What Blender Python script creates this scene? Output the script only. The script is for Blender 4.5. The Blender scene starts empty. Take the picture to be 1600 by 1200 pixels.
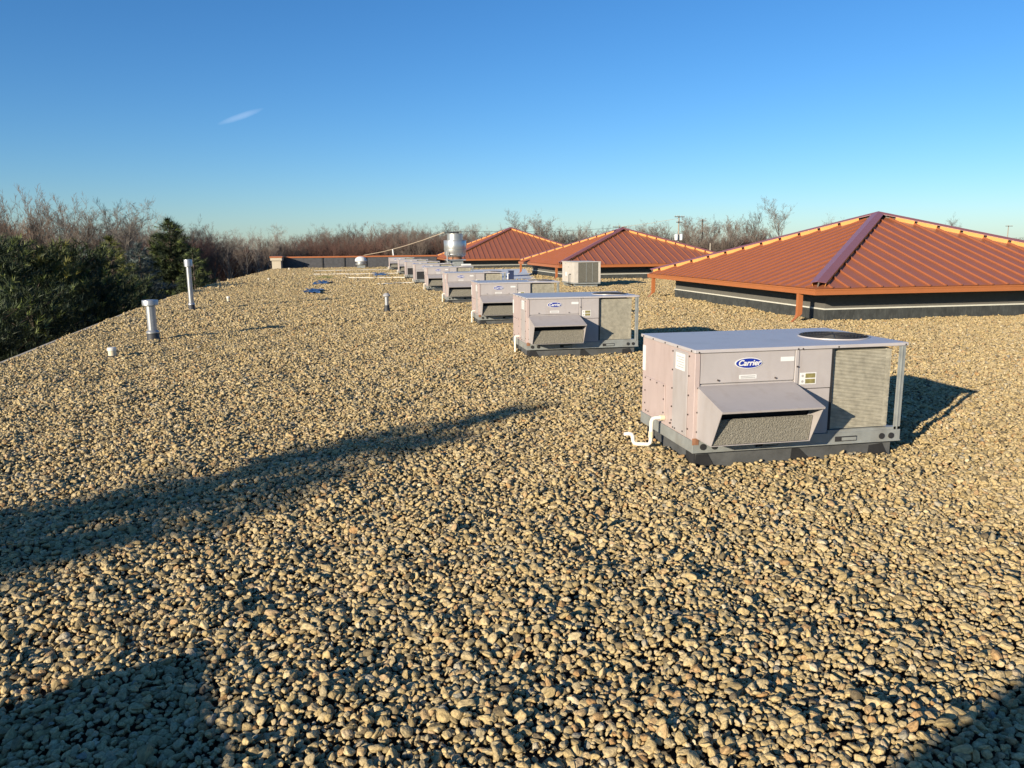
import bpy, bmesh, math, random
import numpy as np
from mathutils import Vector, Matrix, Euler
rnd = random.Random(7)
nrg = np.random.default_rng(11)
S = bpy.context.scene
C = S.collection

# ------------------------------------------------------------------ camera
F, PITCH, YAW, ROLL, EYE = 1200.0, math.radians(10.233), math.radians(10.869), math.radians(-0.54), 1.793
fw = Vector((math.sin(YAW)*math.cos(PITCH), math.cos(YAW)*math.cos(PITCH), -math.sin(PITCH)))
r0 = Vector((math.cos(YAW), -math.sin(YAW), 0)); u0 = r0.cross(fw)
RT = r0*math.cos(ROLL) + u0*math.sin(ROLL); UP = -r0*math.sin(ROLL) + u0*math.cos(ROLL)
cam_d = bpy.data.cameras.new('camera'); cam = bpy.data.objects.new('camera', cam_d); C.objects.link(cam)
cam_d.sensor_width = 36; cam_d.lens = F*36/1600; cam_d.clip_start = 0.05; cam_d.clip_end = 6000
cam.matrix_world = Matrix(((RT.x, UP.x, -fw.x, 0), (RT.y, UP.y, -fw.y, 0), (RT.z, UP.z, -fw.z, EYE), (0, 0, 0, 1)))
S.camera = cam
def ray(x, y): return fw + RT*((x-800)/F) + UP*((600-y)/F)
def at_y(x, y, Y): d = ray(x, y); return Vector((0, 0, EYE)) + d*(Y/d.y)
def at_z(x, y, Z=0.0): d = ray(x, y); return Vector((0, 0, EYE)) + d*((Z-EYE)/d.z)

# ------------------------------------------------------------------ light
EL = math.radians(15.0); SH = Vector((0.7806, 0.6250, 0))       # SH: the way shadows fall on the roof
W = bpy.data.worlds.new('World'); S.world = W; W.use_nodes = True
nt = W.node_tree; nt.nodes.clear()
def nn(nt, t, **k):
    n = nt.nodes.new(t)
    for a, b in k.items():
        if a in n.inputs and not hasattr(n, a): n.inputs[a].default_value = b
        else: setattr(n, a, b)
    return n
sky = nn(nt, 'ShaderNodeTexSky', sky_type='NISHITA', sun_disc=False)
sky.sun_elevation = EL; sky.sun_rotation = math.atan2(-SH.x, -SH.y)
sky.altitude = 200; sky.air_density = 1.0; sky.dust_density = 0.2; sky.ozone_density = 4.3
bg = nn(nt, 'ShaderNodeBackground'); bg.inputs[1].default_value = 0.081
out = nn(nt, 'ShaderNodeOutputWorld')
# a short wisp of cirrus, high in the north-west of the sky
tc = nn(nt, 'ShaderNodeTexCoord')
c0 = ray(376, 182).normalized(); ax = (ray(404, 172).normalized() - ray(346, 192).normalized()).normalized(); bx_ = c0.cross(ax).normalized()
def dot(vec):
    n = nn(nt, 'ShaderNodeVectorMath', operation='DOT_PRODUCT'); nt.links.new(tc.outputs['Generated'], n.inputs[0]); n.inputs[1].default_value = vec; return n.outputs['Value']
def mth(op, a, b=None, c=None):
    n = nn(nt, 'ShaderNodeMath', operation=op)
    for i, v in enumerate((a, b, c)):
        if v is None: continue
        if isinstance(v, (int, float)): n.inputs[i].default_value = v
        else: nt.links.new(v, n.inputs[i])
    return n.outputs[0]
pu = mth('DIVIDE', mth('SUBTRACT', dot(ax), c0.dot(ax)), 0.030)
pv = mth('DIVIDE', dot(bx_), 0.0040)
nz = nn(nt, 'ShaderNodeTexNoise'); nz.inputs['Scale'].default_value = 90; nz.inputs['Detail'].default_value = 5
nt.links.new(tc.outputs['Generated'], nz.inputs['Vector'])
rr = mth('ADD', mth('MULTIPLY', pu, pu), mth('MULTIPLY', pv, pv))
mask = mth('MULTIPLY', mth('MAXIMUM', mth('SUBTRACT', 1.15, mth('ADD', rr, mth('MULTIPLY', nz.outputs[0], 0.45))), 0.0), mth('GREATER_THAN', dot(c0), 0.5))
mixc = nn(nt, 'ShaderNodeMix', data_type='RGBA', blend_type='ADD')
nt.links.new(mth('MINIMUM', mth('MULTIPLY', mask, 0.9), 1.0), mixc.inputs[0])
hs = nn(nt, 'ShaderNodeHueSaturation'); hs.inputs['Saturation'].default_value = 1.10
wb = nn(nt, 'ShaderNodeVectorMath', operation='MULTIPLY'); wb.inputs[1].default_value = (0.87, 0.995, 1.14)      # daylight white balance
nt.links.new(sky.outputs[0], wb.inputs[0]); nt.links.new(wb.outputs[0], hs.inputs['Color'])
nt.links.new(hs.outputs[0], mixc.inputs[6]); mixc.inputs[7].default_value = (1.3, 1.1, 0.9, 1)
nt.links.new(mixc.outputs[2], bg.inputs[0]); nt.links.new(bg.outputs[0], out.inputs[0])
sun_d = bpy.data.lights.new('sun', 'SUN'); sun_d.energy = 5.0; sun_d.angle = math.radians(0.53); sun_d.color = (1.0, 0.87, 0.68)
sun = bpy.data.objects.new('sun', sun_d); C.objects.link(sun)
sdir = Vector((SH.x*math.cos(EL), SH.y*math.cos(EL), -math.sin(EL)))
sun.rotation_euler = sdir.to_track_quat('-Z', 'Y').to_euler(); sun.location = (-20, -20, 15)
S.view_settings.view_transform = 'Standard'; S.view_settings.look = 'None'
S.view_settings.exposure = 0.70; S.view_settings.gamma = 1.0; S.view_settings.use_curve_mapping = False
S.cycles.max_bounces = 5; S.cycles.diffuse_bounces = 1; S.cycles.glossy_bounces = 2; S.cycles.use_denoising = True

# ------------------------------------------------------------------ materials
def mat(name, col, rough=0.6, metal=0.0, noise=0.0, nscale=8.0, bump=0.0, bscale=40.0, spec=0.5, col2=None, dirt=None, coords='Object', stretch=(1, 1, 1)):
    m = bpy.data.materials.new(name); m.use_nodes = True; t = m.node_tree; b = t.nodes['Principled BSDF']
    b.inputs['Base Color'].default_value = (*col, 1); b.inputs['Roughness'].default_value = rough; b.inputs['Metallic'].default_value = metal
    b.inputs['Specular IOR Level'].default_value = spec
    tcn = t.nodes.new('ShaderNodeTexCoord'); mp = t.nodes.new('ShaderNodeMapping'); mp.inputs['Scale'].default_value = stretch
    t.links.new(tcn.outputs[coords], mp.inputs[0])
    if noise or col2:
        n = t.nodes.new('ShaderNodeTexNoise'); n.inputs['Scale'].default_value = nscale; n.inputs['Detail'].default_value = 6; n.inputs['Roughness'].default_value = 0.65
        t.links.new(mp.outputs[0], n.inputs['Vector'])
        cr = t.nodes.new('ShaderNodeValToRGB'); cr.color_ramp.elements[0].position = 0.3; cr.color_ramp.elements[1].position = 0.72
        a = col2 if col2 else tuple(c*(1-noise) for c in col); bb = col if col2 else tuple(min(1, c*(1+noise)) for c in col)
        cr.color_ramp.elements[0].color = (*a, 1); cr.color_ramp.elements[1].color = (*bb, 1)
        t.links.new(n.outputs[0], cr.inputs[0]); t.links.new(cr.outputs[0], b.inputs['Base Color'])
        src = cr.outputs[0]
        if dirt:      # dark streaks / stains with a shape of their own
            n2 = t.nodes.new('ShaderNodeTexNoise'); n2.inputs['Scale'].default_value = dirt[1]; n2.inputs['Detail'].default_value = 8
            mp2 = t.nodes.new('ShaderNodeMapping'); mp2.inputs['Scale'].default_value = dirt[3]; t.links.new(tcn.outputs[coords], mp2.inputs[0]); t.links.new(mp2.outputs[0], n2.inputs['Vector'])
            c2 = t.nodes.new('ShaderNodeValToRGB'); c2.color_ramp.elements[0].position = 0.52; c2.color_ramp.elements[1].position = 0.75
            mx = t.nodes.new('ShaderNodeMix'); mx.data_type = 'RGBA'; t.links.new(n2.outputs[0], c2.inputs[0])
            ml = t.nodes.new('ShaderNodeMath'); ml.operation = 'MULTIPLY'; ml.inputs[1].default_value = dirt[2]; t.links.new(c2.outputs[0], ml.inputs[0])
            t.links.new(ml.outputs[0], mx.inputs[0]); t.links.new(src, mx.inputs[6]); mx.inputs[7].default_value = (*dirt[0], 1)
            t.links.new(mx.outputs[2], b.inputs['Base Color'])
    if bump:
        n = t.nodes.new('ShaderNodeTexNoise'); n.inputs['Scale'].default_value = bscale; n.inputs['Detail'].default_value = 5
        t.links.new(mp.outputs[0], n.inputs['Vector'])
        bp = t.nodes.new('ShaderNodeBump'); bp.inputs['Strength'].default_value = bump; bp.inputs['Distance'].default_value = 0.02
        t.links.new(n.outputs[0], bp.inputs['Height']); t.links.new(bp.outputs[0], b.inputs['Normal'])
    return m

def ramp_random(name, stops, rough, nscale, namt, bump=0.0):
    """colour picked per object/instance, with a grain of its own"""
    m = bpy.data.materials.new(name); m.use_nodes = True; t = m.node_tree; b = t.nodes['Principled BSDF']
    b.inputs['Roughness'].default_value = rough; b.inputs['Specular IOR Level'].default_value = 0.35
    oi = t.nodes.new('ShaderNodeObjectInfo'); cr = t.nodes.new('ShaderNodeValToRGB')
    el = cr.color_ramp.elements
    while len(el) < len(stops): el.new(0.5)
    for e, (p, c) in zip(el, stops): e.position = p; e.color = (*c, 1)
    t.links.new(oi.outputs['Random'], cr.inputs[0])
    tcn = t.nodes.new('ShaderNodeTexCoord'); n = t.nodes.new('ShaderNodeTexNoise'); n.inputs['Scale'].default_value = nscale; n.inputs['Detail'].default_value = 6
    n.noise_dimensions = '4D'; mw = t.nodes.new('ShaderNodeMath'); mw.operation = 'MULTIPLY'; mw.inputs[1].default_value = 50; t.links.new(oi.outputs['Random'], mw.inputs[0]); t.links.new(mw.outputs[0], n.inputs['W'])
    t.links.new(tcn.outputs['Object'], n.inputs['Vector'])
    mr = t.nodes.new('ShaderNodeMapRange'); mr.inputs[1].default_value = 0.3; mr.inputs[2].default_value = 0.7; mr.inputs[3].default_value = 1-namt; mr.inputs[4].default_value = 1+namt*0.6
    t.links.new(n.outputs[0], mr.inputs[0])
    vm = t.nodes.new('ShaderNodeVectorMath'); vm.operation = 'SCALE'; t.links.new(cr.outputs[0], vm.inputs[0]); t.links.new(mr.outputs[0], vm.inputs['Scale'])
    t.links.new(vm.outputs[0], b.inputs['Base Color'])
    if bump:
        bp = t.nodes.new('ShaderNodeBump'); bp.inputs['Strength'].default_value = bump; bp.inputs['Distance'].default_value = 0.2
        t.links.new(n.outputs[0], bp.inputs['Height']); t.links.new(bp.outputs[0], b.inputs['Normal'])
    return m

M = {}
M['stone'] = ramp_random('river_stone', [(0, (0.118, 0.094, 0.059)), (0.07, (0.268, 0.204, 0.098)), (0.2, (0.450, 0.334, 0.152)), (0.34, (0.364, 0.298, 0.175)), (0.5, (0.546, 0.413, 0.202)), (0.66, (0.461, 0.344, 0.161)), (0.82, (0.536, 0.428, 0.238)), (0.93, (0.374, 0.219, 0.089)), (0.98, (0.610, 0.512, 0.332)), (1.0, (0.204, 0.193, 0.157))], 0.75, 2.4, 0.42, 0.22)
M['bed'] = mat('stone_bed', (0.035, 0.028, 0.02), 0.95, noise=0.5, nscale=30, bump=0.6, bscale=30)
M['panel'] = mat('painted_steel', (0.385, 0.355, 0.345), 0.42, noise=0.05, nscale=5, bump=0.03, bscale=4, dirt=((0.24, 0.19, 0.15), 3.0, 0.3, (3, 3, 0.8)))
M['top'] = mat('painted_steel_top', (0.45, 0.42, 0.415), 0.38, noise=0.10, nscale=4, bump=0.05, bscale=2.5, spec=0.7, dirt=((0.2, 0.18, 0.15), 4, 0.35, (1, 1, 1)))
M['endp'] = mat('faded_pink_steel', (0.43, 0.345, 0.32), 0.5, noise=0.06, nscale=4, dirt=((0.30, 0.21, 0.17), 4.0, 0.35, (3, 3, 0.8)))
M['rail'] = mat('galvanized_rail', (0.30, 0.315, 0.30), 0.42, metal=0.25, noise=0.15, nscale=9, dirt=((0.16, 0.13, 0.10), 5, 0.4, (1, 1, 1)))
M['curb'] = mat('curb_membrane', (0.075, 0.078, 0.078), 0.75, noise=0.35, nscale=5, bump=0.2, bscale=8)
M['black'] = mat('black_rubber', (0.018, 0.018, 0.019), 0.7, noise=0.3)
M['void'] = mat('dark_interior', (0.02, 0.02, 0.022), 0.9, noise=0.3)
M['coil'] = mat('coil_fins', (0.45, 0.415, 0.32), 0.55, metal=0.2, noise=0.25, nscale=18, dirt=((0.62, 0.57, 0.44), 5, 0.45, (1, 1, 2.5)))
M['coilb'] = mat('coil_core', (0.22, 0.20, 0.15), 0.7, noise=0.3, nscale=30)
M['filter'] = mat('intake_filter', (0.23, 0.215, 0.175), 0.85, noise=0.35, nscale=70, bump=0.8, bscale=90)
M['white'] = mat('white_paint', (0.66, 0.66, 0.64), 0.5, noise=0.04)
M['pvc'] = mat('white_pvc', (0.76, 0.72, 0.63), 0.4, noise=0.06, nscale=10)
M['cream'] = mat('aged_pvc', (0.66, 0.57, 0.40), 0.5, noise=0.1, nscale=10)
M['badge'] = mat('blue_enamel', (0.012, 0.03, 0.26), 0.3, noise=0.05)
M['print'] = mat('grey_print', (0.35, 0.34, 0.33), 0.6, noise=0.1)
M['olive'] = mat('warning_print', (0.22, 0.19, 0.07), 0.6, noise=0.3, nscale=30)
M['screw'] = mat('rusty_screw', (0.06, 0.045, 0.04), 0.6, noise=0.3)
M['rust'] = mat('rust', (0.27, 0.13, 0.07), 0.8, noise=0.4, nscale=20)
M['galv'] = mat('galvanized_steel', (0.36, 0.37, 0.38), 0.42, metal=0.6, noise=0.14, nscale=12, bump=0.04, bscale=10)
M['alum'] = mat('spun_aluminium', (0.52, 0.52, 0.50), 0.36, metal=0.75, noise=0.10, nscale=6)
M['boot'] = mat('flashing_boot', (0.03, 0.032, 0.035), 0.6, noise=0.3)
M['roofp'] = mat('terracotta_roof_paint', (0.31, 0.105, 0.048), 0.40, noise=0.06, nscale=2, bump=0.03, bscale=1.5, spec=0.5)
M['copper'] = mat('copper_trim_paint', (0.37, 0.125, 0.042), 0.42, noise=0.06, nscale=3, spec=0.5)
M['capp'] = mat('hip_cap_paint', (0.27, 0.10, 0.085), 0.32, noise=0.06, nscale=2, spec=0.6)
M['copper_lit'] = mat('sunlit_copper_trim', (0.66, 0.30, 0.085), 0.45, noise=0.05, nscale=3)  # copper trim lightened: the sun glint on the closures is put into the colour
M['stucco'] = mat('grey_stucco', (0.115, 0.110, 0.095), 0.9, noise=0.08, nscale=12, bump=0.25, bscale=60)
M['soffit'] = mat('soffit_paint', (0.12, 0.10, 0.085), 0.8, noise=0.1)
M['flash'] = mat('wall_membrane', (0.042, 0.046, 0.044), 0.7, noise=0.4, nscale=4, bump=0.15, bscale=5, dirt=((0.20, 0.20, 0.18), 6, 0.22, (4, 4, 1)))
M['strip'] = mat('counter_flashing', (0.72, 0.71, 0.62), 0.4, metal=0.2, noise=0.08)
M['pardark'] = mat('parapet_membrane', (0.06, 0.06, 0.065), 0.7, noise=0.3, nscale=4)
M['beige'] = mat('beige_masonry', (0.50, 0.43, 0.32), 0.9, noise=0.12, nscale=14, bump=0.3, bscale=40)
M['memb'] = mat('bare_membrane', (0.66, 0.69, 0.70), 0.65, noise=0.10, nscale=1.2)
M['navy'] = mat('navy_metal', (0.02, 0.03, 0.075), 0.5, noise=0.15)
M['blue'] = mat('blue_plastic', (0.055, 0.125, 0.25), 0.5, noise=0.35, nscale=9)
M['moss'] = mat('moss', (0.10, 0.13, 0.04), 0.95, noise=0.4, nscale=14)
M['unit2'] = mat('weathered_beige_steel', (0.52, 0.48, 0.42), 0.5, noise=0.08, nscale=5, dirt=((0.3, 0.24, 0.2), 4, 0.4, (2, 2, 1)))
M['coil2'] = mat('dark_coil', (0.115, 0.11, 0.088), 0.7, noise=0.3, nscale=25)
M['grass'] = mat('winter_grass', (0.13, 0.115, 0.055), 1.0, noise=0.35, nscale=0.15, coords='Object')
M['bark'] = mat('bare_branch', (0.13, 0.10, 0.08), 0.9, noise=0.3, nscale=1.5)
M['barkg'] = mat('grey_branch', (0.19, 0.165, 0.14), 0.9, noise=0.25, nscale=1.5)
M['twig'] = mat('red_brown_twig', (0.145, 0.078, 0.058), 0.9, noise=0.3, nscale=1.2)
M['twigo'] = mat('orange_brown_twig', (0.20, 0.095, 0.042), 0.9, noise=0.3, nscale=1.2)
M['trunk'] = mat('conifer_bark', (0.10, 0.075, 0.055), 0.9, noise=0.4, nscale=6)
M['pine'] = mat('pine_needles', (0.036, 0.055, 0.015), 0.65, col2=(0.014, 0.028, 0.010), nscale=1.1)
M['pinel'] = mat('yellow_green_needles', (0.105, 0.115, 0.025), 0.65, col2=(0.04, 0.06, 0.016), nscale=1.3)
M['spruce'] = mat('spruce_needles', (0.040, 0.056, 0.016), 0.7, col2=(0.016, 0.028, 0.010), nscale=0.9)
M['bluesp'] = mat('blue_spruce_needles', (0.115, 0.15, 0.14), 0.7, col2=(0.05, 0.07, 0.065), nscale=1.0)
M['tipg'] = mat('green_needle_tips', (0.17, 0.20, 0.04), 0.6, col2=(0.05, 0.08, 0.02), nscale=1.6)
M['tipy'] = mat('yellow_needle_tips', (0.25, 0.23, 0.04), 0.6, col2=(0.08, 0.09, 0.02), nscale=1.6)
M['tipb'] = mat('blue_needle_tips', (0.21, 0.25, 0.24), 0.6, col2=(0.06, 0.08, 0.075), nscale=1.6)
M['pole'] = mat('weathered_pole', (0.30, 0.26, 0.21), 0.9, noise=0.2, nscale=3)
M['poled'] = mat('dark_pole', (0.11, 0.085, 0.065), 0.9, noise=0.2, nscale=3)
M['cable'] = mat('pale_cable', (0.36, 0.29, 0.21), 0.8, noise=0.1)

# ------------------------------------------------------------------ mesh helpers
class MB:
    def __init__(self): self.v = []; self.f = []
    def poly(self, pts):
        i = len(self.v); self.v += [tuple(p) for p in pts]; self.f.append(tuple(range(i, i+len(pts))))
    def box(self, x0, x1, y0, y1, z0, z1):
        i = len(self.v)
        self.v += [(x0, y0, z0), (x1, y0, z0), (x1, y1, z0), (x0, y1, z0), (x0, y0, z1), (x1, y0, z1), (x1, y1, z1), (x0, y1, z1)]
        self.f += [tuple(i+k for k in q) for q in ((0, 3, 2, 1), (4, 5, 6, 7), (0, 1, 5, 4), (1, 2, 6, 5), (2, 3, 7, 6), (3, 0, 4, 7))]
        return self
    def prism(self, poly, off):
        """closed solid: polygon (3-D points) extruded by vector off"""
        n = len(poly); i = len(self.v); off = Vector(off)
        self.v += [tuple(Vector(p)) for p in poly] + [tuple(Vector(p)+off) for p in poly]
        self.f.append(tuple(i+k for k in reversed(range(n)))); self.f.append(tuple(i+n+k for k in range(n)))
        for k in range(n): j = (k+1) % n; self.f.append((i+k, i+j, i+n+j, i+n+k))
        return self
    def tube(self, pts, rad, n=8, cap=True):
        pts = [Vector(p) for p in pts]; rad = rad if isinstance(rad, (list, tuple)) else [rad]*len(pts)
        i = len(self.v); up = None
        for k, p in enumerate(pts):
            d = (pts[min(k+1, len(pts)-1)] - pts[max(k-1, 0)]).normalized()
            if up is None: up = d.orthogonal().normalized()
            else:
                up = (up - d*up.dot(d)); up = up.normalized() if up.length > 1e-5 else d.orthogonal().normalized()
            s = d.cross(up)
            for q in range(n):
                a = 2*math.pi*q/n; self.v.append(tuple(p + (up*math.cos(a)+s*math.sin(a))*rad[k]))
        for k in range(len(pts)-1):
            for q in range(n):
                j = (q+1) % n; self.f.append((i+k*n+q, i+k*n+j, i+(k+1)*n+j, i+(k+1)*n+q))
        if cap:
            self.f.append(tuple(i+q for q in reversed(range(n)))); e = i+(len(pts)-1)*n; self.f.append(tuple(e+q for q in range(n)))
        return self
    def lathe(self, prof, c=(0, 0), n=24, closed=True):
        i = len(self.v)
        for r, z in prof:
            for q in range(n): a = 2*math.pi*q/n; self.v.append((c[0]+r*math.cos(a), c[1]+r*math.sin(a), z))
        for k in range(len(prof)-1):
            for q in range(n): j = (q+1) % n; self.f.append((i+k*n+q, i+k*n+j, i+(k+1)*n+j, i+(k+1)*n+q))
        if closed:
            self.f.append(tuple(i+q for q in reversed(range(n)))); e = i+(len(prof)-1)*n; self.f.append(tuple(e+q for q in range(n)))
        return self
    def mesh(self, name, m, smooth=False, bevel=0):
        me = bpy.data.meshes.new(name); me.from_pydata(self.v, [], self.f); me.materials.append(M[m] if isinstance(m, str) else m)
        if smooth: me.shade_smooth() if hasattr(me, 'shade_smooth') else None
        if bevel:
            b = bmesh.new(); b.from_mesh(me); bmesh.ops.bevel(b, geom=b.edges[:], offset=bevel, segments=1, affect='EDGES', clamp_overlap=True); b.to_mesh(me); b.free()
        if smooth: me.set_sharp_from_angle(angle=math.radians(40))
        me.update(); return me
    def build(self, name, m, parent=None, smooth=False, bevel=0): return link(name, self.mesh(name, m, smooth, bevel), parent)
def link(name, me, parent=None, loc=None, rot=None, scale=None):
    o = bpy.data.objects.new(name, me); C.objects.link(o)
    if parent: o.parent = parent
    if loc is not None: o.location = loc
    if rot is not None: o.rotation_euler = rot
    if scale is not None: o.scale = scale
    return o
def tag(o, label=None, cat=None, group=None, kind=None):
    if label: o['label'] = label
    if cat: o['category'] = cat
    if group: o['group'] = group
    if kind: o['kind'] = kind
    return o
def empty(name, loc, rz=0):
    o = bpy.data.objects.new(name, None); C.objects.link(o); o.location = loc; o.rotation_euler = (0, 0, rz); o.empty_display_size = 0.2; return o
def copy_tree(o, parent=None):
    c = o.copy(); C.objects.link(c); c.parent = parent
    for ch in list(o.children): copy_tree(ch, c)
    return c

# ------------------------------------------------------------------ the setting: ground, roof
GZ = -4.6
g = MB(); g.box(-1500, 1500, -60, 3000, GZ-0.5, GZ); tag(g.build('ground', 'grass'), kind='structure')
EDGE = [(-5.0, -6), (-5.15, 4), (-5.45, 9), (-5.78, 13.5), (-6.13, 17.4), (-6.66, 23.8), (-7.12, 31.4), (-7.35, 40.6), (-7.35, 55), (-7.35, 70.5)]
def edge_x(y): return float(np.interp(y, [e[1] for e in EDGE], [e[0] for e in EDGE]))
XR, YB = 27.0, 74.0
outline = [(x, y) for x, y in EDGE] + [(-7.35, YB), (XR, YB), (XR, -6)]
rf = MB(); rf.prism([(x, y, -0.35) for x, y in reversed(outline)], (0, 0, 0.308)); roof = tag(rf.build('roof', 'bed'), kind='structure')
wl = MB(); ins = [(x+(0.25 if x < 0 else -0.25), y+(0.25 if y < 0 else -0.25 if y > 70 else 0)) for x, y in outline]
wl.prism([(x, y, GZ) for x, y in reversed(ins)], (0, 0, -0.352-GZ)); o = wl.build('building_wall', 'beige')
tag(o, 'beige outer wall of the gravel-roofed building below the roof edge', 'wall')
de = MB()
for (x0, y0), (x1, y1) in zip(EDGE[:-1], EDGE[1:]): de.prism([(x0-0.03, y0, -0.30), (x0+0.03, y0, -0.30), (x0+0.03, y0, 0.008), (x0-0.03, y0, 0.008)], (x1-x0, y1-y0-0.002, 0))
de.build('drip_edge', 'beige', roof)

# ------------------------------------------------------------------ gravel
boxes = []                       # keep-out footprints on the roof (x0,x1,y0,y1)
UNIT_Y = [5.63, 12.035, 17.295, 24.09, 31.0, 37.0, 43.2, 50.2, 59.4]
UNIT_X = [2.559, 2.561, 2.568, 2.571, 2.53, 2.45, 2.38, 2.32, 2.05]
UL, UW = 1.888, 1.187
for x, y in zip(UNIT_X, UNIT_Y): boxes.append((x+0.03, x+UL-0.03, y+0.03, y+UW-0.03))
HIPS = [(9.67, 15.24, 10.13, 2.53), (9.67, 37.7, 10.13, 2.62), (6.6, 59.6, 12.0, 3.2)]
for x, y, s, a in HIPS: boxes.append((x+0.73, x+s-0.73, y+0.73, y+s-0.73))
boxes.append((8.85, 9.98, 31.8, 33.75)); boxes.append((4.6, 5.4, 41.6, 42.4))
MEMB = [(5.2, 39.6), (9.0, 39.6), (12.6, 58.5), (6.4, 58.5)]
def in_memb(x, y):
    t = (y-39.6)/(58.5-39.6); lo = 5.2+(6.4-5.2)*t; hi = 9.0+(12.6-9.0)*t + 0.25*np.sin(y*2.1)
    return (t > 0) & (t < 1) & (x > lo) & (x < hi)
def lowz(x, y):
    return 0.020*np.sin(x*2.3+0.7*np.sin(y*1.1))*np.sin(y*1.9+0.5*x) + 0.016*np.sin(x*5.1+y*3.3)*np.cos(y*6.1-x*2.2) + 0.011*np.sin(x*9.7-y*7.9+1.0)*np.sin(y*11.3+x*3.1)
def grid(y0, y1, s, seed):
    g_ = np.random.default_rng(seed)
    xs = np.arange(-7.4, 26.5, s); ys = np.arange(y0, y1, s*0.92)
    X, Y = np.meshgrid(xs, ys); X[1::2] += s/2
    X = (X + g_.uniform(-.46, .46, X.shape)*s).ravel(); Y = (Y + g_.uniform(-.46, .46, Y.shape)*s).ravel()
    ex = np.interp(Y, [e[1] for e in EDGE], [e[0] for e in EDGE])
    ok = X > ex+0.05
    th = np.degrees(np.arctan2(X, np.maximum(Y, 0.01)))
    ok &= (th > -58) & (th < 60)
    ok &= ~((Y > 24.5) & (X > 15)) & ~((Y > 46.5) & (X > 14)) & ~((Y > 10) & (X > 24))
    for a, b, c, d in boxes: ok &= ~((X > a) & (X < b) & (Y > c) & (Y < d))
    ok &= ~in_memb(X, Y)
    return X[ok], Y[ok], g_
PX, PY, PZ, SC = [], [], [], []
for y0, y1, s, seed in ((0.7, 9, 0.0252, 1), (9, 18, 0.0280, 2), (18, 36, 0.038, 3), (36, 68.9, 0.058, 4)):
    X, Y, g_ = grid(y0, y1, s, seed)
    n = len(X); size = s*0.585*np.exp(g_.normal(0, 0.30, n)); size = np.clip(size, s*0.34, s*1.25)
    z = lowz(X, Y) + g_.uniform(-0.34, 0.28, n)*s
    up = g_.random(n) < 0.16; z[up] += s*0.55; big_ = size > s*0.8; z[big_] += s*0.2
    PX.append(X); PY.append(Y); PZ.append(z); SC.append(size)
PX = np.concatenate(PX); PY = np.concatenate(PY); PZ = np.concatenate(PZ); SC = np.concatenate(SC)
NP_ = len(PX)
aspect = np.stack([nrg.uniform(0.92, 1.55, NP_), nrg.uniform(0.75, 1.05, NP_), nrg.uniform(0.52, 0.82, NP_)], 1)*SC[:, None]
rots = np.stack([nrg.normal(0, 0.45, NP_), nrg.normal(0, 0.45, NP_), nrg.uniform(0, 6.283, NP_)], 1)
var = nrg.integers(0, 10, NP_)
stone_col = bpy.data.collections.new('stone_shapes')
stone_me = []
for k in range(10):
    b = bmesh.new(); bmesh.ops.create_icosphere(b, subdivisions=3, radius=1.0); R = np.random.default_rng(100+k)
    planes = [(Vector(R.normal(size=3)).normalized(), R.uniform(0.56, 0.88)) for _ in range(10 + k % 4)]
    ph = R.uniform(0, 6, 9)
    for v in b.verts:
        p = v.co.copy()
        for nrm, d in planes:                       # worn flats
            e = p.dot(nrm) - d
            if e > 0: p -= nrm*e*0.90
        q = p.normalized()
        p *= 1 + 0.07*math.sin(3.1*q.x+ph[0])*math.sin(2.7*q.y+ph[1]) + 0.05*math.sin(5.3*q.z+ph[2]+2*q.x) + 0.02*math.sin(11*q.x+ph[3])*math.sin(9*q.y+ph[4]+4*q.z)
        v.co = p
    me = bpy.data.meshes.new('stone'); b.to_mesh(me); b.free(); me.materials.append(M['stone']); me.shade_smooth(); stone_me.append(me)
    so = bpy.data.objects.new('stone_shape_%02d' % k, me); stone_col.objects.link(so)
# the 300 stones that show largest are objects of their own
P3 = np.stack([PX, PY, PZ-EYE], 1); dep = P3 @ np.array(fw)
pu_ = 800+F*(P3 @ np.array(RT))/dep; pv_ = 600-F*(P3 @ np.array(UP))/dep
inside = (pu_ > -10) & (pu_ < 1610) & (pv_ < 1215) & (dep > 0.3)
app = np.where(inside, SC*aspect[:, 0]/SC/dep, 0); big = np.argsort(-app)[:300]
keep = np.ones(NP_, bool); keep[big] = False
for i in big: link('stone', stone_me[var[i]], roof, (PX[i], PY[i], PZ[i]), tuple(rots[i]), tuple(aspect[i]))
idx = np.nonzero(keep)[0]
gm = bpy.data.meshes.new('gravel'); gm.vertices.add(len(idx)); gm.vertices.foreach_set('co', np.stack([PX, PY, PZ], 1)[idx].astype(np.float32).ravel())
for nm, arr in (('rot', rots), ('siz', aspect)):
    a = gm.attributes.new(nm, 'FLOAT_VECTOR', 'POINT'); a.data.foreach_set('vector', arr[idx].astype(np.float32).ravel())
a = gm.attributes.new('pick', 'INT', 'POINT'); a.data.foreach_set('value', var[idx].astype(np.int32))
gm.update()
gravel = tag(link('gravel', gm), 'tan river stone ballast covering the whole flat roof', 'gravel', kind='stuff')
gn = bpy.data.node_groups.new('scatter_stones', 'GeometryNodeTree')
gn.interface.new_socket('Geometry', in_out='INPUT', socket_type='NodeSocketGeometry'); gn.interface.new_socket('Geometry', in_out='OUTPUT', socket_type='NodeSocketGeometry')
gi = gn.nodes.new('NodeGroupInput'); go = gn.nodes.new('NodeGroupOutput'); ip = gn.nodes.new('GeometryNodeInstanceOnPoints')
ci = gn.nodes.new('GeometryNodeCollectionInfo'); ci.inputs['Collection'].default_value = stone_col; ci.inputs['Separate Children'].default_value = True; ci.inputs['Reset Children'].default_value = True
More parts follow.
